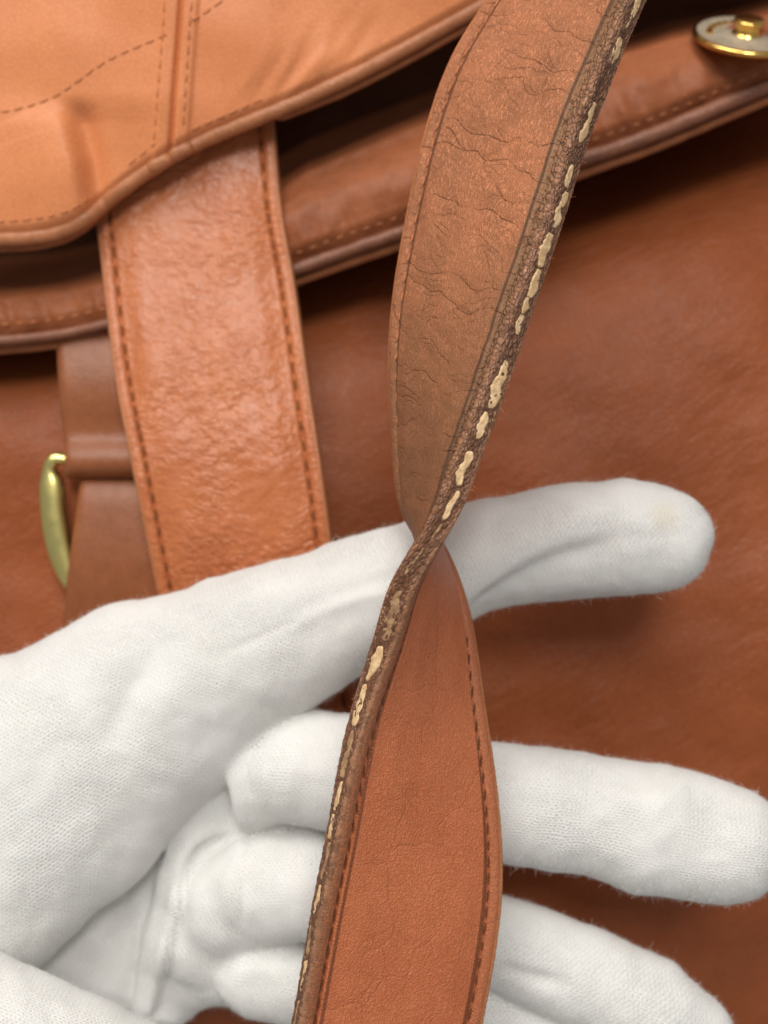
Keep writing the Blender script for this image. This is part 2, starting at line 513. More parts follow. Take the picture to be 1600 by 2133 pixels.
def stitch_line(C, N, parent, pitch, **kw):
    C = np.asarray(C, float)
    L = np.concatenate([[0], np.cumsum(np.linalg.norm(np.diff(C, axis=0), axis=1))])
    N = np.broadcast_to(np.asarray(N, float), C.shape)
    s = np.arange(pitch / 2, L[-1], pitch)
    Q = np.stack([np.interp(s, L, C[:, i]) for i in range(3)], -1)
    NN = np.stack([np.interp(s, L, N[:, i]) for i in range(3)], -1)
    T = np.gradient(C, axis=0)
    TT = np.stack([np.interp(s, L, T[:, i]) for i in range(3)], -1)
    for q, t, n in zip(Q, TT, NN):
        add_stitch(q, t, n, parent, **kw)


# ------------------------------------------------------------------ the handbag
bag = empty("handbag", (0, 0, 0), None, "worn tan leather handbag lying open-flapped behind the white glove, brass ring and snap stud", "handbag")

RIM = [(-500, 770), (-250, 748), (0, 724), (120, 712), (220, 690), (420, 640), (610, 578), (700, 545), (830, 500), (1020, 428), (1210, 348),
       (1350, 298), (1500, 235), (1600, 193), (1800, 100), (2100, -60)]


def rim_y(x): return curve_y(RIM, x)


def body_z(px, py):
    d = py - rim_y(px)
    k = np.interp(px, [-200, 120, 500, 900, 1250, 1800], [0.55, 0.5, 0.6, 1.1, 1.6, 1.6])
    w = np.interp(px, [-200, 120, 500, 900, 1250, 1800], [60, 60, 100, 110, 115, 115])
    z = -4.0 - k * 24.0 * np.exp(-np.clip(d, 0, None) / w)
    z = z - 55.0 * smooth(10, 220, -d)
    z = z + 1.6 * fbm(px / 520.0, py / 420.0, 3, 3)
    z = z - 5.0 * smooth(900, 2300, py)
    z = z - 45.0 * smooth(900, 2000, np.hypot((px - 800) * 1.1, py - 1100))
    return z


n = 300
PX, PY = np.meshgrid(np.linspace(-800, 2500, n), np.linspace(-700, 3000, n + 40), indexing='xy')
V = P(PX, PY, body_z(PX, PY))
grid_ob("body_panel", V, M_body, bag, V[..., :2], flip=True)


# inner flap: pillow-like panel under the main flap with bound rim
def inner_top(px):
    """where the pillow turns down into the bag (distance above its rim, photograph pixels) and over what length"""
    lim = np.interp(px, [-200, 300, 640, 900, 1250, 1400, 1500, 1600, 1800], [95, 100, 205, 222, 205, 195, 172, 160, 150])
    wid = np.interp(px, [-200, 300, 640, 900, 1150, 1300], [150, 150, 120, 110, 80, 62])
    return lim, wid


def inner_z(px, d):
    z = 4.5 + 3.5 * smooth(0, 70, d) + 0.8 * np.sin(np.clip(d, 0, 200) / 200 * np.pi)
    lim, wid = inner_top(px)
    z = z - np.interp(px, [900, 1200], [75, 115]) * smooth(lim, lim + wid, d) - 3 * smooth(lim - 80, lim + 20, d)
    z = z + 0.9 * fbm(px / 150.0, d / 190.0, 21, 3)
    s = px + 0.35 * d
    gather = np.exp(-((d - 60) / 60) ** 2)
    z = z + 0.55 * gather * fbm(s / 34.0, d / 260.0, 5, 2)
    return z


xs = np.linspace(-500, 2000, 520)
X, D = np.meshgrid(xs, np.linspace(0, 1, 130), indexing='xy')
lm, wd = inner_top(X)
D = -4 + D * (lm + 0.62 * wd)
V = P(X, rim_y(X) - D, inner_z(X, D))
grid_ob("inner_flap", V, M_inner, bag, V[..., :2], flip=False)
# added dark sheet standing in for shade in the gap behind the inner flap
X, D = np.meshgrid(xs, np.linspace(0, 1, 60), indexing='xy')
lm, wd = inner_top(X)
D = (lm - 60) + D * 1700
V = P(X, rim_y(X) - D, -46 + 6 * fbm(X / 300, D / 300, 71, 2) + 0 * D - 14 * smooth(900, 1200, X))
grid_ob("gap_shade_sheet", V, M_gap_shade, bag, V[..., :2], flip=False)
inner_rim = empty("inner_rim", (0, 0, 0), bag)
xs = np.linspace(-450, 1950, 520)
bw = np.interp(xs, [-400, 200, 620, 1150, 1400, 1800], [1.0, 1.0, 1.25, 1.4, 1.5, 1.5])
C = P(xs, rim_y(xs) - 15, 5.6 + 0.25 * perlin(xs / 60, xs * 0, 2))
tube("binding", C, bw, M_rim, inner_rim, rz=bw * 1.05, lump=0.05, seed=3)
C = P(xs, rim_y(xs) + np.interp(xs, [-400, 200, 620, 1200, 1800], [2, 2, 9, 12, 12]), 3.0 + 0 * xs)
tube("piping", C, 1.15, M_piping, inner_rim, lump=0.05, seed=5)
for a, b in ((-120, 215), (610, 860), (1200, 1640)):
    xs = np.linspace(a, b, 60)
    d = 48 + 0 * xs
    stitch_line(P(xs, rim_y(xs) - d, inner_z(xs, d) - 0.05), (0, -0.2, 1), inner_rim, 2.7, L=1.7, w=0.42, h=0.35, mat=M_thread_tan)

# main flap
FLAP = np.array([(-620, 520), (-300, 512), (-120, 509), (0, 505), (70, 501), (125, 489), (170, 468), (205, 441), (260, 397), (350, 337), (450, 288),
                 (560, 243), (620, 217), (700, 181), (850, 104), (1000, 20), (1150, -62), (1300, -135), (1500, -230), (1800, -360), (2150, -500)], float)
FC = spline(FLAP, 720)
UP = np.array([-0.12, -1.0])
SEAM = [(378, -400), (378, 0), (370, 110), (362, 220), (354, 330), (352, 420)]
CREASE = [(128, 200), (150, 250), (172, 330), (186, 410), (198, 470)]


def poly_dist(px, py, pts):
    """signed distance (positive on the right-hand side when walking along pts, image y down) and parameter 0..1"""
    pts = np.asarray(pts, float)
    best = np.full(px.shape, 1e9); sd = np.zeros(px.shape); tt = np.zeros(px.shape)
    L = np.concatenate([[0], np.cumsum(np.linalg.norm(np.diff(pts, axis=0), axis=1))])
    for i in range(len(pts) - 1):
        a, b = pts[i], pts[i + 1]; ab = b - a; l2 = ab @ ab
        t = np.clip(((px - a[0]) * ab[0] + (py - a[1]) * ab[1]) / l2, 0, 1)
        dx = px - a[0] - t * ab[0]; dy = py - a[1] - t * ab[1]
        d = np.hypot(dx, dy)
        s = np.sign(ab[0] * dy - ab[1] * dx)
        m = d < best
        best = np.where(m, d, best); sd = np.where(m, d * s, sd); tt = np.where(m, (L[i] + t * math.sqrt(l2)) / L[-1], tt)
    return sd, tt


def flap_z(px, py, d):
    z = 14.2 + 1.6 * smooth(0, 40, d) + 9.0 * (1 - np.exp(-d / 420.0))
    z = z + np.interp(px, [-300, 0, 200, 330, 560, 700, 1000], [-1.5, -1.5, -0.5, 1.2, 1.2, 0.3, -1.0])
    sd, tt = poly_dist(px, py, CREASE)
    w = np.sin(np.clip(tt, 0, 1) * np.pi) ** 0.5 + 0.25
    fade = smooth(190, 260, py)
    z = z + fade * (1.9 * w * (smooth(34, -34, -sd) - 0.5) * np.exp(-(sd / 170) ** 2) - 1.5 * np.exp(-((sd + 18) / 30) ** 2) * w)
    sd, tt = poly_dist(px, py, SEAM)
    z = z - 0.9 * np.exp(-(sd / 5.0) ** 2) + 0.5 * smooth(40, 30, np.abs(sd - 0)) * smooth(0, 6, np.abs(sd))
    z = z + 0.9 * fbm(px / 300.0, py / 280.0, 11, 2)
    # gather wrinkles right of the strap, over the piping
    wr = np.exp(-((px - 640) / 110) ** 2) * np.exp(-((d - 60) / 70) ** 2)
    z = z + 0.5 * wr * perlin((px * 0.8 + py * 0.5) / 30.0, (py - px * 0.3) / 130.0, 8)
    return z


ds = np.concatenate([np.linspace(0, 60, 26), np.linspace(64, 420, 110), np.linspace(430, 1900, 90)])
PX = FC[:, 0][None, :] + UP[0] * ds[:, None]
PY = FC[:, 1][None, :] + UP[1] * ds[:, None]
Dm = np.broadcast_to(ds[:, None], PX.shape)
ZF = flap_z(PX, PY, Dm)
V = P(PX, PY, ZF)
flap = grid_ob("flap", V, M_flap, bag, V[..., :2], flip=False)
V2 = P(PX, PY, ZF - 2.4)
grid_ob("flap_lining", V2, M_inner, flap, V2[..., :2], flip=True)
C = P(FC[:, 0] + 1, FC[:, 1] - 8, ZF[0] + 0.1)
tube("binding", C, 1.45, M_bind, flap, rz=1.5, lump=0.07, seed=1, caps=True)
off = np.interp(FC[:, 0], [-600, 120, 215, 235, 560, 585, 700, 1000, 1500], [9, 9, 4, -6, -6, 8, 14, 16, 16])
C = P(FC[:, 0] + 0.4 * off, FC[:, 1] + off, ZF[0] - 1.9)
tube("piping", C, 0.95, M_piping, flap, lump=0.05, seed=2)


def flap_pt(px, py, dz=0.0):
    px = np.asarray(px, float); py = np.asarray(py, float)
    # distance below boundary along UP
    by = np.interp(px, FC[:, 0], FC[:, 1])
    d = np.clip(by - py, 0, None)
    for _ in range(3):
        d = np.clip(np.interp(px - UP[0] * d, FC[:, 0], FC[:, 1]) - py, 0, None)
    return P(px, py, flap_z(px, py, d) + dz)


def flap_stitches(pts, pitch=2.4, nn=80, **kw):
    q = spline(np.array(pts, float), nn)
    stitch_line(flap_pt(q[:, 0], q[:, 1], 0.02), (0, -0.15, 1), flap, pitch, L=1.95, w=0.45, h=0.35, mat=M_thread_tan, **kw)


flap_stitches([(-60, 240), (0, 234), (60, 221), (125, 194), (190, 148), (240, 118), (300, 92), (342, 74)])
flap_stitches([(396, 45), (440, 18), (480, -12), (520, -40)])
flap_stitches([(345, -30), (340, 60), (332, 160), (322, 285)])
flap_stitches([(402, -30), (394, 70), (388, 160), (381, 262)])
flap_stitches([(-40, 463), (25, 460), (100, 451), (150, 435), (185, 412)])
flap_stitches([(395, 272), (450, 248), (520, 218), (560, 200)])
flap_stitches([(265, 345), (300, 318), (322, 300)])


# leather loop, brass ring and lower tab at the left
def ribbon(name, path, left, right, thick, mat, parent, nacross=26):
    """strip following a profile (py, z): left/right px per path row; closed section"""
    q = spline(np.array([(a, b, l, r) for (a, b), l, r in zip(path, left, right)], float), 110,
               knots=np.concatenate([[0], np.cumsum([math.hypot((path[i + 1][0] - path[i][0]) / 10.8, path[i + 1][1] - path[i][1]) for i in range(len(path) - 1)])]))
    y, z, l, r = q.T
    c = np.stack([-(y) / 10.8, z], -1)
    t = np.gradient(c, axis=0); t /= np.linalg.norm(t, axis=1)[:, None]
    nrm = np.stack([-t[:, 1], t[:, 0]], -1)
    nrm *= np.sign(nrm[:10, 1].mean())
    s = np.linspace(0, 1, nacross)
    prof = np.clip(np.minimum(s, 1 - s) / 0.045, 0.0, 1) ** 0.5
    rows = []
    for side, ss in ((1, s), (-1, s[::-1])):
        pr = prof if side == 1 else prof[::-1]
        off = side * thick / 2 * (0.15 + 0.85 * pr)
        X = l[:, None] + (r - l)[:, None] * ss
        Y = y[:, None] - (nrm[:, 0:1] * off) * 10.8
        Z = z[:, None] + nrm[:, 1:2] * off
        rows.append(P(X, Y, Z))
    V = np.concatenate(rows, 1)
    return grid_ob(name, V, mat, parent, V[..., :2], wrap=True, flip=True)


path = [(640, 1.0), (720, 3.6), (790, 4.8), (860, 4.3), (920, 4.0), (945, 5.3), (965, 5.5), (985, 3.8), (984, 1.6), (960, -0.2), (900, -1.2)]
ribbon("ring_loop", path, [110, 118, 121, 127, 133, 134, 135, 135, 136, 136, 136], [345] * 11, 1.7, M_tab, bag)
path = [(975, -2.0), (985, 0.5), (1010, 2.2), (1080, 3.4), (1170, 3.6), (1280, 2.4), (1420, 1.0), (1600, 0.0)]
ribbon("lower_tab", path, [172, 170, 166, 157, 144, 134, 130, 128], [360] * 8, 1.6, M_tab, bag)
ring = [(160, 958, 2.8, 11, 1.1), (135, 956, 3.0, 12, 1.2), (113, 957, 3.1, 14, 1.4), (104, 975, 2.9, 15, 1.4), (107, 1002, 2.6, 25, 1.7), (109, 1040, 2.4, 27, 1.8),
        (114, 1090, 2.0, 28, 1.8), (124, 1140, 1.5, 28, 1.8), (146, 1195, 0.9, 27, 1.7), (190, 1245, 0.4, 25, 1.6), (255, 1268, 0.2, 24, 1.5), (320, 1245, 0.4, 25, 1.6),
        (364, 1195, 0.9, 27, 1.7), (386, 1140, 1.5, 28, 1.8), (396, 1090, 2.0, 28, 1.8), (401, 1040, 2.4, 27, 1.8), (403, 1002, 2.6, 25, 1.7), (406, 975, 2.9, 15, 1.4),
        (397, 957, 3.1, 14, 1.4), (375, 956, 3.0, 12, 1.2), (350, 958, 2.8, 11, 1.1), (255, 958, 2.8, 11, 1.1), (160, 958, 2.8, 11, 1.1)]
q = spline(np.array(ring, float), 220)[:-1]
tube("ring", P(q[:, 0], q[:, 1], q[:, 2]), q[:, 3] / 10.9, M_brass, bag, rz=q[:, 4], sides=18, closed=True)

# snap stud on the inner flap
stud = empty("snap_stud", (0, 0, 0), bag)
ax = Vector((0.03, 0.766, 0.643)).normalized()
sc0 = Vector(P(1552, 90, 7.4).tolist()) + ax * 1.3
Rm = ax.to_track_quat('Z', 'Y').to_matrix()


def lathe(name, prof, mat, parent, sides=64):
    a = np.linspace(0, 2 * np.pi, sides, endpoint=False)
    pr = np.array(prof, float)
    L = np.stack([pr[:, 0:1] * np.cos(a), pr[:, 0:1] * np.sin(a), np.broadcast_to(pr[:, 1:2], (len(pr), sides))], -1)
    V = L @ np.array(Rm).T + np.array(sc0)
    return grid_ob(name, V, mat, parent, V[..., :2], wrap=True, flip=False)


lathe("flange", [(0.01, -1.0), (8.2, -1.0), (9.6, -0.7), (10.0, -0.2), (9.9, 0.25), (9.5, 0.5), (9.2, 0.55)], M_gold, stud)
lathe("disc", [(9.2, 0.55), (8.6, 0.42), (7.8, 0.20), (5.2, 0.10), (3.6, 0.22), (3.2, 0.5), (0.01, 0.55)], M_nickel, stud)
lathe("post", [(3.0, 0.3), (2.75, 0.7), (2.3, 1.1), (2.25, 2.0), (2.75, 2.4), (2.9, 2.8), (2.75, 3.1), (2.2, 3.25), (0.01, 3.25)], M_gold, stud)
# raised worn characters round the disc (too worn to read in the photograph)
rg = np.random.default_rng(2)
for k in range(15):
    ang = math.radians(182 + k * 12.5)
    vs, fs = [], []
    for b in range(3):
        w, h = (0.16, 0.55) if b < 2 else (0.5, 0.16)
        cx = (-0.28, 0.28, 0)[b] * rg.uniform(0.6, 1.1); cy = 0 if b < 2 else rg.uniform(-0.4, 0.4)
        for sx in (-1, 1):
            for sy in (-1, 1):
                for sz in (0, 1):
                    lx = cx + sx * w; ly = cy + sy * h
                    r = 6.9 + ly
                    p = Vector((r * math.cos(ang) - lx * math.sin(ang), r * math.sin(ang) + lx * math.cos(ang), 0.05 + 0.42 * sz))
                    vs.append(tuple(Rm @ p + sc0))
        o = b * 8
        fs += [[o + i for i in q4] for q4 in ((0, 1, 3, 2), (4, 6, 7, 5), (0, 4, 5, 1), (2, 3, 7, 6), (1, 5, 7, 3), (0, 2, 6, 4))]
    mesh_ob("raised_mark", np.array(vs), np.array(fs), M_gold, stud, smooth_shade=False)


# ------------------------------------------------------------------ straps
class Strap:
    """two-ply strap swept between its two edge lines E2 (far edge, -) and E1 (+); N points to face A"""

    def __init__(s, E2, E1, step=0.28):
        E2 = np.array(E2, float); E1 = np.array(E1, float)
        mid = (E1 + E2) / 2
        kn = np.concatenate([[0], np.cumsum(np.linalg.norm(np.diff(mid[:, :2], axis=0), axis=1))])
        t = np.linspace(0, kn[-1], 4000)
        a = spline(E2, t=t, knots=kn); b = spline(E1, t=t, knots=kn)
        A = P(a[:, 0], a[:, 1], a[:, 2]); B = P(b[:, 0], b[:, 1], b[:, 2])
        C = (A + B) / 2
        L = np.concatenate([[0], np.cumsum(np.linalg.norm(np.diff(C, axis=0), axis=1))])
        nrow = int(L[-1] / step)
        s.u = np.linspace(0, L[-1], nrow)
        f = lambda q: np.stack([np.interp(s.u, L, q[:, i]) for i in range(3)], -1)
        s.A, s.B, s.C = f(A), f(B), f(C)
        s.py1 = np.interp(s.u, L, b[:, 1])
        s.W = s.B - s.A; s.wd = np.linalg.norm(s.W, axis=1); s.W /= s.wd[:, None]
        T = np.gradient(s.C, axis=0); T /= np.linalg.norm(T, axis=1)[:, None]
        s.T = T
        N = np.cross(T, s.W); s.N = N / np.linalg.norm(N, axis=1)[:, None]

    thick1 = 0.0; hE = 2.0; groove = 2.5; gd = 0.55; puff = 0.35; eps = 0.75; wmean = 30.0

    def h(s, d):
        return s.hE - 0.12 * smooth(0.9, 0, d) - s.gd * np.exp(-((d - s.groove) / 0.33) ** 2) + s.puff * smooth(s.groove, s.groove + 5, d) \
            + 0.26 * np.exp(-((d - s.groove * 0.5) / 0.75) ** 2)

    def pt(s, i, v, nn):
        """row index array, distance v from E2 (mm), offset nn along N"""
        return s.A[i] + s.W[i] * v[..., None] + s.N[i] * nn[..., None]

    def face(s, name, side, mat, parent, extra=None):
        e = s.eps
        x = np.concatenate([np.linspace(0, 4.2, 34), np.linspace(4.5, 15, 36)[:-1]])
        x = x / 15.0
        fr = np.concatenate([x * 0.5, 1 - (x * 0.5)[::-1]]) if True else None
        fr = np.unique(np.round(fr, 6))
        n = len(s.u); V = np.zeros((n, len(fr), 3)); UV = np.zeros((n, len(fr), 2))
        inner = s.wd - 2 * e
        v = e + fr[None, :] * inner[:, None]
        d = np.minimum(v - e, s.wd[:, None] - e - v) + e * 0.9
        hh = s.h(d)
        U = np.broadcast_to(s.u[:, None], v.shape)
        hh = hh + s.thick1 * smooth(s.wd[:, None] - 7, s.wd[:, None] - 1, v)
        if extra is not None: hh = hh + extra(U, v, d)
        V = s.A[:, None] + s.W[:, None] * v[..., None] + s.N[:, None] * (side * hh)[..., None]
        UV = np.stack([U, fr[None, :] * s.wmean + 0 * v], -1)
        return grid_ob(name, V, mat, parent, UV, flip=(side < 0))

    def edge(s, name, end, mat, parent, rough=0.0, cols=30, seed=0):
        e = s.eps
        a = np.linspace(np.pi / 2, -np.pi / 2, cols)
        ca = np.abs(np.cos(a)) ** 0.55; sa = np.sign(np.sin(a)) * np.abs(np.sin(a)) ** 0.8
        h0 = s.h(np.array([e * 0.9]))[0] + (s.thick1 if end > 0 else 0)
        U = np.broadcast_to(s.u[:, None], (len(s.u), cols))
        nn = np.broadcast_to(sa[None] * h0, U.shape)
        disp = 0
        if rough:
            d1, d2 = worley(U * 0.8 + 3, nn * 1.7 + 0.3 * perlin(U * 0.4, nn, 3), seed)
            blend = np.abs(np.cos(a))[None] ** 0.6
            disp = rough * (np.clip((d2 - d1) * 1.6, 0, 0.8) - 0.55 + 0.5 * fbm(U * 0.7, nn * 0.8, seed + 3, 4)) * blend
            disp = disp - rough * 1.5 * np.exp(-((nn - 0.25 * perlin(U * 0.25, 0 * U, 77)) / 0.75) ** 2) * smooth(-0.3, 0.4, perlin(U * 0.18, U * 0 + 4, 12))
        out = ca[None] * e + disp
        base = (s.wd - e)[:, None] if end > 0 else e + 0 * s.wd[:, None]
        v = base + end * out
        V = s.A[:, None] + s.W[:, None] * v[..., None] + s.N[:, None] * nn[..., None]
        UV = np.stack([U, nn + 10], -1)
        return grid_ob(name, V, mat, parent, UV, flip=(end < 0))

    def stitches(s, side, end, parent, u0, u1, pitch, **kw):
        for u in np.arange(u0, u1, pitch):
            i = np.clip(np.searchsorted(s.u, u), 0, len(s.u) - 1)
            d = s.groove
            v = d if end < 0 else s.wd[i] - d
            nn = side * (s.h(np.array([d + 0.0]))[0] + 0.36 + (s.thick1 * 0.75 if end > 0 else 0))
            p = s.A[i] + s.W[i] * v + s.N[i] * nn
            add_stitch(p, s.T[i], s.N[i] * side, parent, **kw)


# wide strap lying on the bag
wide = empty("leather_strap", tuple(0 * c for c in (1, 1, 1)), None, "flat shiny wrinkled tan strap lying on the bag, emerging from under the flap", "strap",
             "stitched leather straps of the bag")
W = Strap([(150, 200, 3), (188, 380, 6.0), (207, 500, 7.0), (235, 740, 10.3), (262, 900, 13.2), (290, 1040, 13.6), (326, 1215, 10), (365, 1420, 4), (420, 1650, 2)],
          [(545, 60, 4), (570, 240, 6.5), (588, 420, 7.6), (615, 580, 9.5), (641, 760, 12.6), (671, 960, 14.8), (694, 1130, 13), (735, 1400, 5), (790, 1640, 3)], 0.35)
W.hE = 1.8; W.groove = 2.7; W.gd = 0.6; W.puff = 1.0; W.wmean = 34.0


def wide_extra(U, v, d):
    w = smooth(3.0, 7.0, d)
    return w * (0.35 * fbm(U * 0.06, v * 0.07, 4, 3) + 0.17 * fbm((U * 0.9 + v * 0.35) * 0.55, (v - U * 0.3) * 0.22, 9, 3) * (0.5 + 0.9 * fbm(U * 0.05, v * 0.06, 23, 2)))


W.face("top_ply", 1, M_wide, wide, wide_extra)
W.face("bottom_ply", -1, M_inner, wide)
W.edge("cut_edge", 1, M_bind, wide); W.edge("cut_edge", -1, M_bind, wide)
for e in (-1, 1):
    W.stitches(1, e, wide, 10, W.u[-1], 3.1, L=2.3, w=0.45, h=0.45, mat=M_thread_mid)

# twisted strap in the hand
tw = empty("leather_strap", (0, 0, 0), None, "half-twisted tan strap over the gloved fingers, one edge cracked with bare cream patches", "strap",
           "stitched leather straps of the bag")
S = Strap([(1140, -190, 39), (1016, 20, 38), (960, 110, 37.5), (918, 210, 37), (884, 330, 37), (858, 460, 37), (834, 610, 37), (826, 780, 37), (838, 950, 37), (862, 1075, 37),
           (905, 1140, 37), (945, 1225, 38), (970, 1310, 39), (992, 1430, 40), (1015, 1565, 41), (1035, 1715, 42), (1038, 1870, 42.5), (1016, 2040, 43), (975, 2240, 43)],
          [(1390, -130, 57), (1293, 90, 57), (1250, 195, 58), (1210, 300, 58.5), (1172, 420, 59), (1128, 550, 60), (1078, 690, 61), (1020, 850, 62.5), (968, 980, 63.5), (925, 1080, 63.5),
           (880, 1150, 63), (835, 1225, 61.5), (805, 1310, 59.5), (762, 1430, 57), (722, 1565, 56.5), (691, 1720, 55.5), (658, 1880, 54.5), (628, 2045, 53.5), (592, 2240, 53)], 0.2)
S.hE = 1.78; S.groove = 2.7; S.gd = 0.68; S.puff = 0.35; S.eps = 0.9; S.thick1 = 0.18; S.wmean = 29.0


def under_extra(U, v, d):
    w = smooth(2.8, 6.0, d)
    m = smooth(1.5, 3.5, d)
    return m * 0.10 * fbm(U * 0.35, v * 0.16, 31, 4) + w * 0.30 * fbm(U * 0.08, v * 0.05, 13, 3)


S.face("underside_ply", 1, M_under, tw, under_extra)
S.face("grain_ply", -1, M_grain, tw, lambda U, v, d: smooth(3, 8, d) * 0.25 * fbm(U * 0.05, v * 0.07, 17, 3))
S.edge("cracked_edge", 1, M_edge, tw, rough=0.22, cols=48, seed=5)
S.edge("plain_edge", -1, M_bind, tw, rough=0.08, cols=26, seed=8)
upin = S.u[np.argmin(np.abs(S.py1 - 1150))]
S.stitches(1, -1, tw, 2, upin, 3.0, L=1.9, w=0.42, h=0.3, mat=M_thread_tan)
S.stitches(-1, 1, tw, upin + 6, S.u[-1], 2.75, L=2.4, w=0.27, h=0.34, mat=M_thread)
S.stitches(-1, -1, tw, upin + 14, S.u[-1], 2.6, L=2.0, w=0.27, h=0.34, mat=M_thread)

# bare cream patches along the cracked edge: (py start, py end, centre offset across the edge, half width mm, dull)
PATCH = [(-60, 68, 0.0, 0.95, 0), (80, 138, 0.15, 1.15, 0), (214, 262, 0.1, 0.6, 0), (250, 303, 0.25, 1.0, 0), (342, 395, 0.1, 0.8, 0), (396, 434, -0.05, 0.8, 0), (428, 480, 0.0, 1.1, 0),
         (483, 562, 0.05, 1.15, 0), (560, 625, 0.0, 1.05, 0), (620, 660, 0.1, 0.75, 0), (654, 700, -0.1, 0.7, 0), (748, 856, 0.1, 1.15, 0), (856, 918, 0.05, 0.95, 0),
         (940, 1016, 0.0, 0.85, 0), (1022, 1088, 0.0, 0.6, 0), (1090, 1128, -0.1, 0.3, 1), (1140, 1200, 0.2, 0.22, 1), (1228, 1340, 0.05, 0.62, 1), (1343, 1422, -0.05, 0.65, 0), (1424, 1518, 0.0, 0.55, 0),
         (1518, 1626, 0.05, 0.45, 1), (1626, 1696, 0.0, 0.45, 0), (1694, 1752, 0.1, 0.34, 0), (1754, 1838, 0.05, 0.32, 1), (1842, 1910, 0.0, 0.30, 0), (1915, 1995, 0.05, 0.27, 1),
         (2000, 2070, 0.05, 0.27, 0), (2080, 2180, 0.0, 0.25, 1)]
for k, (y0, y1, c, hw, dull) in enumerate(PATCH):
    i0 = int(np.argmin(np.abs(S.py1 - y0))); i1 = int(np.argmin(np.abs(S.py1 - y1)))
    idx = np.linspace(i0, i1, max(10, i1 - i0)).astype(int)
    tt = np.linspace(0, 1, len(idx))
    prof = np.clip(np.sin(np.pi * np.clip(tt, 0.004, 0.996) ** (0.6 + 1.0 * ((k * 0.618) % 1))), 0.03, 1) ** (0.3 if k % 3 else 0.6)
    u = S.u[idx]
    hw = hw * (1.05 if y0 < 1130 else 1.75)
    c = c + 0.18 * math.sin(k * 2.1)
    y0 -= 14; y1 += 10
    left = c - hw * prof * (0.9 + 0.42 * perlin(u * 0.4, u * 0 + k, 50) + 0.20 * perlin(u * 1.3, u * 0 + k, 52) + 0.07 * perlin(u * 2.9, u * 0 + k, 54)) - 0
    right = c + hw * prof * (0.9 + 0.42 * perlin(u * 0.4, u * 0 + k + 20, 51) + 0.20 * perlin(u * 1.3, u * 0 + k, 53) + 0.07 * perlin(u * 2.9, u * 0 + k, 55))
    w = np.linspace(0, 1, 9)
    nn = left[:, None] + (right - left)[:, None] * w + (0.35 * perlin(u * 0.30, u * 0, 91))[:, None]
    dome = np.clip(np.minimum(w, 1 - w) / 0.10, 0, 1) ** 0.5
    endd = np.clip(np.minimum(tt, 1 - tt) / 0.05, 0, 1) ** 0.5
    out = -0.75 + (0.76 + 0.09 * fbm(u[:, None] * 0.9 + 0 * nn, nn * 2, 60 + k, 3)) * dome[None] * endd[:, None]
    v = S.wd[idx][:, None] + out
    V = S.A[idx][:, None] + S.W[idx][:, None] * v[..., None] + S.N[idx][:, None] * nn[..., None]
    grid_ob("bare_core", V, M_core_dull if dull else M_core, tw, V[..., :2])

# frayed leather fibres along both margins of the cracked edge
rg = np.random.default_rng(21)
K = 420
fi = rg.integers(5, len(S.u) - 5, K)
sg = rg.choice([-1.0, 1.0], K)
b0 = S.B[fi] - S.W[fi] * 0.5 + S.N[fi] * (sg * 2.05)[:, None]
dr = S.W[fi] * rg.uniform(-0.1, 1.0, (K, 1)) + S.N[fi] * (sg * rg.uniform(0.3, 1.0, K))[:, None] + S.T[fi] * rg.normal(0, 0.9, (K, 1))
dr /= np.linalg.norm(dr, axis=1)[:, None]
ln = rg.gamma(2.0, 0.17, (K, 1))
b1 = b0 + dr * ln * 0.6; b2 = b1 + (dr + rg.normal(0, 0.6, (K, 3))) * ln * 0.4
sd = np.cross(dr, rg.normal(0, 1, (K, 3))); sd /= np.linalg.norm(sd, axis=1)[:, None]
fw = 0.03
V = np.stack([b0 - sd * fw, b0 + sd * fw, b1 - sd * fw * .8, b1 + sd * fw * .8, b2 - sd * fw * .3, b2 + sd * fw * .3], 1).reshape(-1, 3)
o = np.arange(K)[:, None] * 6
ff = mesh_ob("frayed_fibres", V, np.concatenate([o + np.array([0, 1, 3, 2]), o + np.array([2, 3, 5, 4])]), M_bind, tw, np.zeros((K * 6, 2)))
ff['kind'] = "stuff"

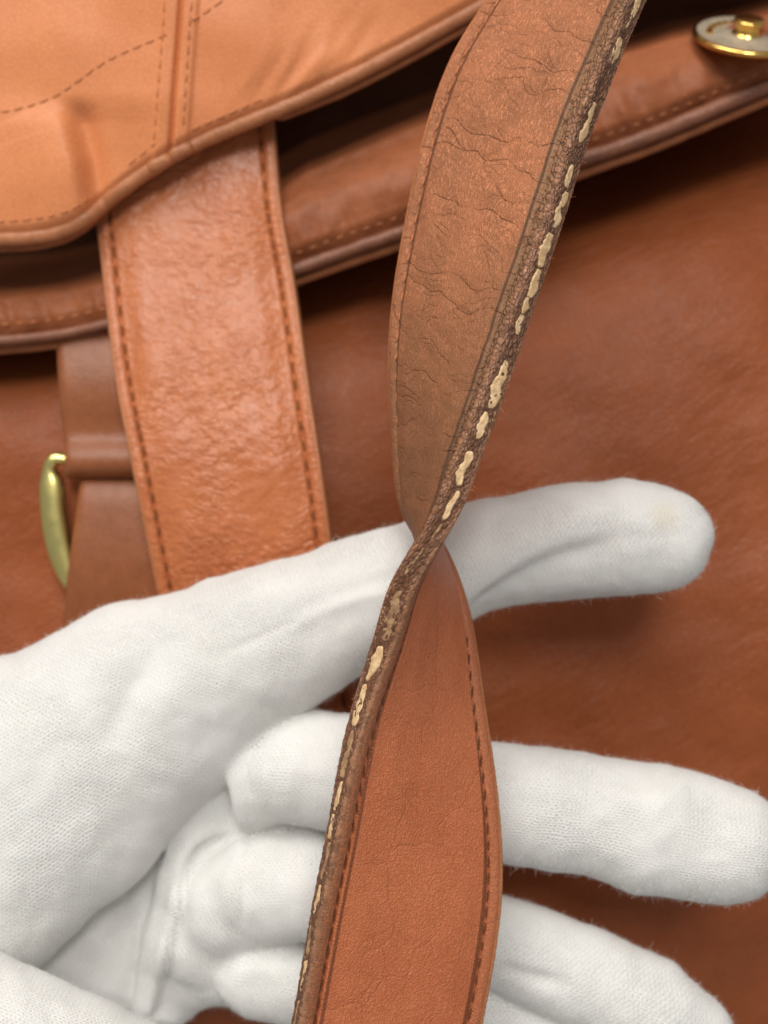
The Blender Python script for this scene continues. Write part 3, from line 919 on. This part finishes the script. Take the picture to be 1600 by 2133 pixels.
# ------------------------------------------------------------------ gloved hand: one continuous surface from a distance field
CH = {   # px, py, z mm, radius px, flatness towards the viewer
    'index': ([(-420, 2000, 20, 330, .55), (-150, 1800, 21, 312, .56), (100, 1628, 22, 280, .60), (300, 1482, 23, 230, .66), (480, 1378, 24, 180, .74), (600, 1318, 24, 155, .82),
               (720, 1268, 24, 141, .88), (860, 1212, 24, 127, .92), (1000, 1160, 24, 117, .95), (1200, 1127, 25, 121, .95), (1300, 1118, 25, 120, .95), (1368, 1119, 25, 113, .95)], 0.8),
    'middle': ([(590, 1606, 22, 108, .95), (640, 1604, 25, 121, .95), (720, 1610, 26, 123, .95), (860, 1638, 27, 122, .95), (1020, 1668, 27, 123, .95), (1200, 1690, 27, 125, .95),
                (1350, 1724, 27, 136, .95), (1504, 1757, 27, 127, .92)], 0.7),
    'middle_base': ([(505, 1578, 22, 92, .95), (505, 1636, 22, 96, .95)], 4.0),
    'ring': ([(352, 2070, 12, 72, .95), (410, 1955, 16, 106, .95), (470, 1880, 19, 118, .95), (545, 1848, 22, 116, .95), (640, 1846, 25, 112, .95), (800, 1890, 26, 104, .95), (1040, 1965, 26, 95, .95), (1200, 2030, 26, 104, .95),
              (1350, 2103, 26, 110, .95), (1428, 2155, 25, 98, .95)], 2.2),
    'little': ([(468, 2018, 15, 72, .95), (540, 2032, 20, 86, .95), (640, 2052, 22, 92, .95), (800, 2100, 22, 95, .95), (1000, 2135, 23, 95, .95), (1200, 2185, 23, 92, .95), (1330, 2230, 23, 84, .95)], 2.0),
    'palm': ([(-100, 2050, 9, 190, .45), (120, 1940, 10, 180, .45), (300, 1850, 11, 165, .45), (470, 1700, 13, 125, .5)], 2.0),
    'between': ([(520, 1740, 16, 60, .9), (640, 1740, 19, 62, .9), (700, 1750, 20, 62, .9), (800, 1765, 19, 60, .9), (960, 1800, 15, 40, .9)], 3.0),
    'heel': ([(150, 2060, 9, 130, .5), (310, 2000, 10, 108, .55), (400, 2010, 14, 92, .75), (430, 1950, 14, 110, .6), (520, 1800, 15, 110, .6)], 4.0),
    'tongue': ([(476, 1590, 19, 32, 1), (445, 1660, 20, 36, 1), (402, 1730, 20.5, 36, 1), (362, 1820, 20, 34, 1), (334, 1950, 18.5, 32, 1), (302, 2115, 16.5, 26, 1)], 3.0),
    'web': ([(468, 1640, 18, 32, 1), (462, 1700, 18, 36, 1), (440, 1728, 17, 30, 1)], 3.0),
    'thumb': ([(-220, 2095, 36, 178, .9), (-66, 2158, 40, 172, .9), (244, 2291, 42, 166, .9), (420, 2375, 42, 150, .9)], 1.0),
}


def chain_mm(pts):
    q = np.array(pts, float)
    c = P(q[:, 0], q[:, 1], q[:, 2]); r = q[:, 3] * (H - q[:, 2]) / FP
    return c, r, q[:, 4]


def seg_dist(p, a, b, ra, rb, fa, fb):
    ab = b - a
    t = np.clip(((p[0] - a[0]) * ab[0] + (p[1] - a[1]) * ab[1]) / (ab[0] ** 2 + ab[1] ** 2), 0, 1)
    dx = p[0] - a[0] - t * ab[0]; dy = p[1] - a[1] - t * ab[1]
    dz = (p[2] - a[2] - t * ab[2]) / (fa + (fb - fa) * t)
    return np.sqrt(dx * dx + dy * dy + dz * dz) - (ra + (rb - ra) * t), t, dx, dy, dz


vox = 0.5
lo = np.array([-112.0, -104.0, -6.0]); hi = np.array([76.0, 12.0, 60.0])
gx, gy, gz = [np.arange(lo[i], hi[i], vox, dtype=np.float32) for i in range(3)]
SHP = (len(gx), len(gy), len(gz))


def chain_field(name):
    pts, k = CH[name]
    c, r, fl = chain_mm(pts)
    G = np.full(SHP, 8.0, np.float32)
    for i in range(len(c) - 1):
        m = 7.0
        b0 = np.minimum(c[i] - r[i], c[i + 1] - r[i + 1]) - m; b1 = np.maximum(c[i] + r[i], c[i + 1] + r[i + 1]) + m
        s0 = np.clip(((b0 - lo) / vox).astype(int), 0, None); s1 = np.clip(((b1 - lo) / vox).astype(int) + 1, 0, SHP)
        if (s1 <= s0).any(): continue
        sl = tuple(slice(a, b) for a, b in zip(s0, s1))
        p = (gx[sl[0]][:, None, None], gy[sl[1]][None, :, None], gz[sl[2]][None, None, :])
        d = seg_dist(p, c[i], c[i + 1], r[i], r[i + 1], fl[i], fl[i + 1])[0].astype(np.float32)
        G[sl] = np.minimum(G[sl], d)
    return G


def blend(F, G, k):
    hh = np.clip(k - np.abs(F - G), 0, None) / k
    return np.minimum(F, G) - hh * hh * k * 0.25


F = chain_field('palm')
for name in ('heel', 'between', 'web', 'tongue', 'little', 'ring', 'middle', 'index', 'thumb'):
    G = chain_field(name)
    if name == 'middle':
        G = blend(G, chain_field('middle_base'), 4.0)
        # the cloth folds square across the root of this finger
        e = P(471, 1630, 30)[0] - gx[:, None, None] - 0.08 * (gy[None, :, None] - P(471, 1630, 30)[1]) + 0 * G
        hh = np.clip(1.8 - np.abs(G - e), 0, None) / 1.8
        G = np.maximum(G, e) + hh * hh * 1.8 * 0.25
    F = blend(F, G, CH[name][1])
del G
F[0] = F[-1] = 1; F[:, 0] = F[:, -1] = 1; F[:, :, 0] = F[:, :, -1] = 1


def surface_nets(F, lo, vox):
    ins = F < 0
    nx, ny, nz = F.shape
    cnt = np.zeros((nx - 1, ny - 1, nz - 1), np.uint8)
    for a in (0, 1):
        for b in (0, 1):
            for c in (0, 1):
                cnt += ins[a:nx - 1 + a, b:ny - 1 + b, c:nz - 1 + c]
    act = (cnt > 0) & (cnt < 8)
    idx = np.argwhere(act)
    vid = np.full(act.shape, -1, np.int32); vid[act] = np.arange(len(idx))
    pos = np.zeros((len(idx), 3)); num = np.zeros(len(idx))
    corners = [(a, b, c) for a in (0, 1) for b in (0, 1) for c in (0, 1)]
    for p in corners:
        for ax in range(3):
            if p[ax]: continue
            q = list(p); q[ax] = 1
            f0 = F[idx[:, 0] + p[0], idx[:, 1] + p[1], idx[:, 2] + p[2]].astype(float)
            f1 = F[idx[:, 0] + q[0], idx[:, 1] + q[1], idx[:, 2] + q[2]].astype(float)
            m = (f0 < 0) != (f1 < 0)
            t = np.where(m, f0 / np.where(m, f0 - f1, 1), 0)
            for d in range(3):
                pos[:, d] += np.where(m, p[d] + (t if d == ax else 0), 0)
            num += m
    v = lo + (idx + pos / num[:, None]) * vox
    faces = []
    for ax in range(3):
        o1, o2 = [(1, 2), (2, 0), (0, 1)][ax]
        a = ins.take(range(F.shape[ax] - 1), ax); b = ins.take(range(1, F.shape[ax]), ax)
        e = np.argwhere(a != b)
        s = a[tuple(e.T)]

        def cell(d1, d2):
            c = e.copy(); c[:, o1] -= d1; c[:, o2] -= d2
            return vid[tuple(c.T)]
        qd = np.stack([cell(1, 1), cell(0, 1), cell(0, 0), cell(1, 0)], -1)
        qd[~s] = qd[~s][:, ::-1]
        faces.append(qd)
    return v, np.concatenate(faces)


gv, gf = surface_nets(F, lo, vox)
del F


def relax(v, f, it, lam=0.5):
    e = np.concatenate([f[:, [0, 1]], f[:, [1, 2]], f[:, [2, 3]], f[:, [3, 0]]])
    n = len(v)
    deg = np.bincount(e[:, 0], minlength=n) + np.bincount(e[:, 1], minlength=n)
    for _ in range(it):
        s = np.stack([np.bincount(e[:, 0], v[e[:, 1], i], n) + np.bincount(e[:, 1], v[e[:, 0], i], n) for i in range(3)], -1)
        v = v + lam * (s / deg[:, None] - v)
    return v


def normals(v, f):
    nf = np.cross(v[f[:, 2]] - v[f[:, 0]], v[f[:, 3]] - v[f[:, 1]])
    n = np.zeros_like(v)
    for i in range(4):
        for d in range(3):
            n[:, d] += np.bincount(f[:, i], nf[:, d], len(v))
    return n / (np.linalg.norm(n, axis=1)[:, None] + 1e-12)


gv = relax(gv, gf, 9)
gn = normals(gv, gf)
# knit direction: position along / around the nearest finger
best = np.full(len(gv), 1e9); own = np.zeros(len(gv), int); UVC = []
for ci, (name, (pts, k)) in enumerate(CH.items()):
    c, r, fl = chain_mm(pts)
    sd = np.full(len(gv), 1e9)
    for i in range(len(c) - 1):
        sd = np.minimum(sd, seg_dist(gv.T, c[i], c[i + 1], r[i], r[i + 1], fl[i], fl[i + 1])[0])
    a = (c[-1] - c[0])[:2]; a /= np.linalg.norm(a); b = np.array([-a[1], a[0]])
    cu = (c[:, :2] - c[0, :2]) @ a; cb = (c[:, :2] - c[0, :2]) @ b
    u = (gv[:, :2] - c[0, :2]) @ a; w = (gv[:, :2] - c[0, :2]) @ b
    ws = w - np.interp(u, cu, cb); dz = (gv[:, 2] - np.interp(u, cu, c[:, 2])) / fl.mean()
    if name in ('palm', 'heel', 'tongue', 'web', 'between', 'middle_base'):      # loose palm cloth: laid flat
        ang = 0.6
        UVC.append(np.stack([gv[:, 0] * math.cos(ang) + gv[:, 1] * math.sin(ang), gv[:, 1] * math.cos(ang) - gv[:, 0] * math.sin(ang)], -1))
    else:
        UVC.append(np.stack([u + 37 * ci, np.arctan2(ws, dz) * r.mean() + 53 * ci], -1))
    m = sd < best
    best = np.where(m, sd, best); own = np.where(m, ci, own)
UVC = np.stack(UVC)
gpx, gpy = toPx(gv)
own_uv = np.where((own == list(CH).index('ring')) & (gpx < 500), list(CH).index('palm'), own)
guv = UVC[own_uv[gf[:, 0]][:, None], gf]            # one direction per face: no stretched faces between fingers

# folds: polyline in photograph pixels, kind, height mm, width px, extra
gpx, gpy = toPx(gv)
up = smooth(-0.1, 0.5, gn[:, 2])
disp = np.zeros(len(gv))


def fold(pts, amp, width, kind='ridge', decay=70.0, only=None, p=0.6):
    global disp
    q = spline(np.array(pts, float), 24) if len(pts) > 2 else np.array(pts, float)
    sd, tt = poly_dist(gpx, gpy, q)
    w = np.clip(np.sin(np.clip(tt, 0, 1) * np.pi), 0, 1) ** p
    dist_end = np.minimum(np.hypot(gpx - q[0, 0], gpy - q[0, 1]), np.hypot(gpx - q[-1, 0], gpy - q[-1, 1]))
    if kind == 'ridge':
        s = np.exp(-(sd / width) ** 2)
    else:        # step: drops on the right-hand side of the line and recovers over 'decay'
        s = -smooth(-width * 0.3, width, sd) * np.exp(-np.clip(sd, 0, None) / decay) + 0.35 * np.exp(-((sd + width) / (1.6 * width)) ** 2)
    dd = amp * s * w * up
    if only is not None: dd = dd * np.isin(own, only)
    disp += dd


names = list(CH)
ix = lambda *a: [names.index(x) for x in a]
fold([(955, 1285), (1000, 1232), (1060, 1190), (1130, 1150), (1210, 1122), (1290, 1105)], 2.3, 26, 'step', 85, ix('index'), 0.45)
fold([(1180, 1060), (1290, 1075), (1370, 1110)], 0.5, 26, 'ridge', only=ix('index'))
fold([(345, 1310), (290, 1400), (255, 1470), (232, 1560)], -1.5, 34, 'ridge', only=ix('index'))
fold([(420, 1330), (350, 1450), (300, 1560)], 0.7, 40, 'ridge', only=ix('index'))
fold([(200, 1330), (160, 1430), (140, 1540)], 0.6, 45, 'ridge', only=ix('index'))
fold([(600, 1318), (680, 1272), (760, 1244), (850, 1222)], 0.35, 9, 'ridge', only=ix('index'))
fold([(560, 1300), (660, 1252), (760, 1215), (850, 1190)], -0.35, 14, 'ridge', only=ix('index'))
fold([(1040, 2015), (1100, 2032), (1190, 2056)], -1.1, 15, 'ridge')
fold([(1420, 1640), (1470, 1700), (1480, 1790)], -1.0, 40, 'ridge', only=ix('middle'))
fold([(1230, 1640), (1330, 1670), (1440, 1660)], 0.5, 30, 'ridge', only=ix('middle'))
fold([(500, 1790), (503, 1850), (498, 1930)], -0.3, 14, 'ridge', only=ix('ring'))
fold([(470, 2060), (520, 2020), (600, 2040)], 0.7, 22, 'ridge', only=ix('little'))
fold([(316, 2118), (345, 2000), (369, 1875), (392, 1790), (414, 1760), (452, 1742), (500, 1712)], 2.2, 9, 'step', 42, only=ix('palm', 'heel', 'tongue', 'web', 'ring', 'between'), p=0.25)
fold([(465, 1362), (540, 1326), (625, 1290)], -0.4, 6, 'ridge', only=ix('index'))
fold([(200, 1960), (260, 1870), (330, 1770)], -1.2, 26, 'ridge', only=ix('palm', 'heel'))
fold([(250, 2080), (275, 1950), (310, 1850)], 0.9, 20, 'ridge', only=ix('palm', 'heel'))
for fx, fy, fa, fw in ((510, 1600, 0.25, 10), (560, 1640, -0.25, 12)):
    fold([(fx, fy - 70), (fx + 6, fy), (fx, fy + 70)], fa, fw, 'ridge', only=ix('middle'))
soft = 0.55 * fbm(gpx / 150.0, gpy / 150.0, 41, 3) + 0.05 * fbm(gpx / 42.0, gpy / 42.0, 43, 3)
gv = gv + gn * (disp + soft)[:, None]
gv = relax(gv, gf, 2)
gn = normals(gv, gf)
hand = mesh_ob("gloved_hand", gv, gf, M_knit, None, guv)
hand['label'] = "hand in a white knitted cotton glove, fingers spread behind the twisted strap"
hand['category'] = "gloved hand"

# loose cotton fibres standing off the knit
rg = np.random.default_rng(11)
vis = np.where((gpx > -80) & (gpx < 1680) & (gpy < 2200) & (gn[:, 2] > -0.55))[0]
K = 70000
pick = rg.choice(vis, K)
base = gv[pick] + rg.normal(0, 0.2, (K, 3)); nn = gn[pick]
rnd = rg.normal(0, 1, (K, 3)); rnd -= (rnd * nn).sum(1)[:, None] * nn; rnd /= np.linalg.norm(rnd, axis=1)[:, None]
rnd2 = rg.normal(0, 1, (K, 3)); rnd2 /= np.linalg.norm(rnd2, axis=1)[:, None]
ln = rg.gamma(2.0, 0.26, K)[:, None]
ang = rg.uniform(0.15, 1.0, K)[:, None]
d0 = rnd * np.cos(ang) + nn * np.sin(ang)
p0 = base - nn * 0.15; p1 = base + d0 * ln * 0.5; p2 = p1 + (d0 * 0.6 + rnd2 * 0.6) * ln * 0.5
side = np.cross(d0, rnd2); side /= np.linalg.norm(side, axis=1)[:, None] + 1e-9
hw = 0.010
V = np.stack([p0 - side * hw, p0 + side * hw, p1 - side * hw, p1 + side * hw, p2 - side * hw * .4, p2 + side * hw * .4], 1).reshape(-1, 3)
o = np.arange(K)[:, None] * 6
fz = np.concatenate([o + np.array([0, 1, 3, 2]), o + np.array([2, 3, 5, 4])])
fl = mesh_ob("cotton_fibres", V, fz, M_fuzz, hand)
fl['kind'] = "stuff"
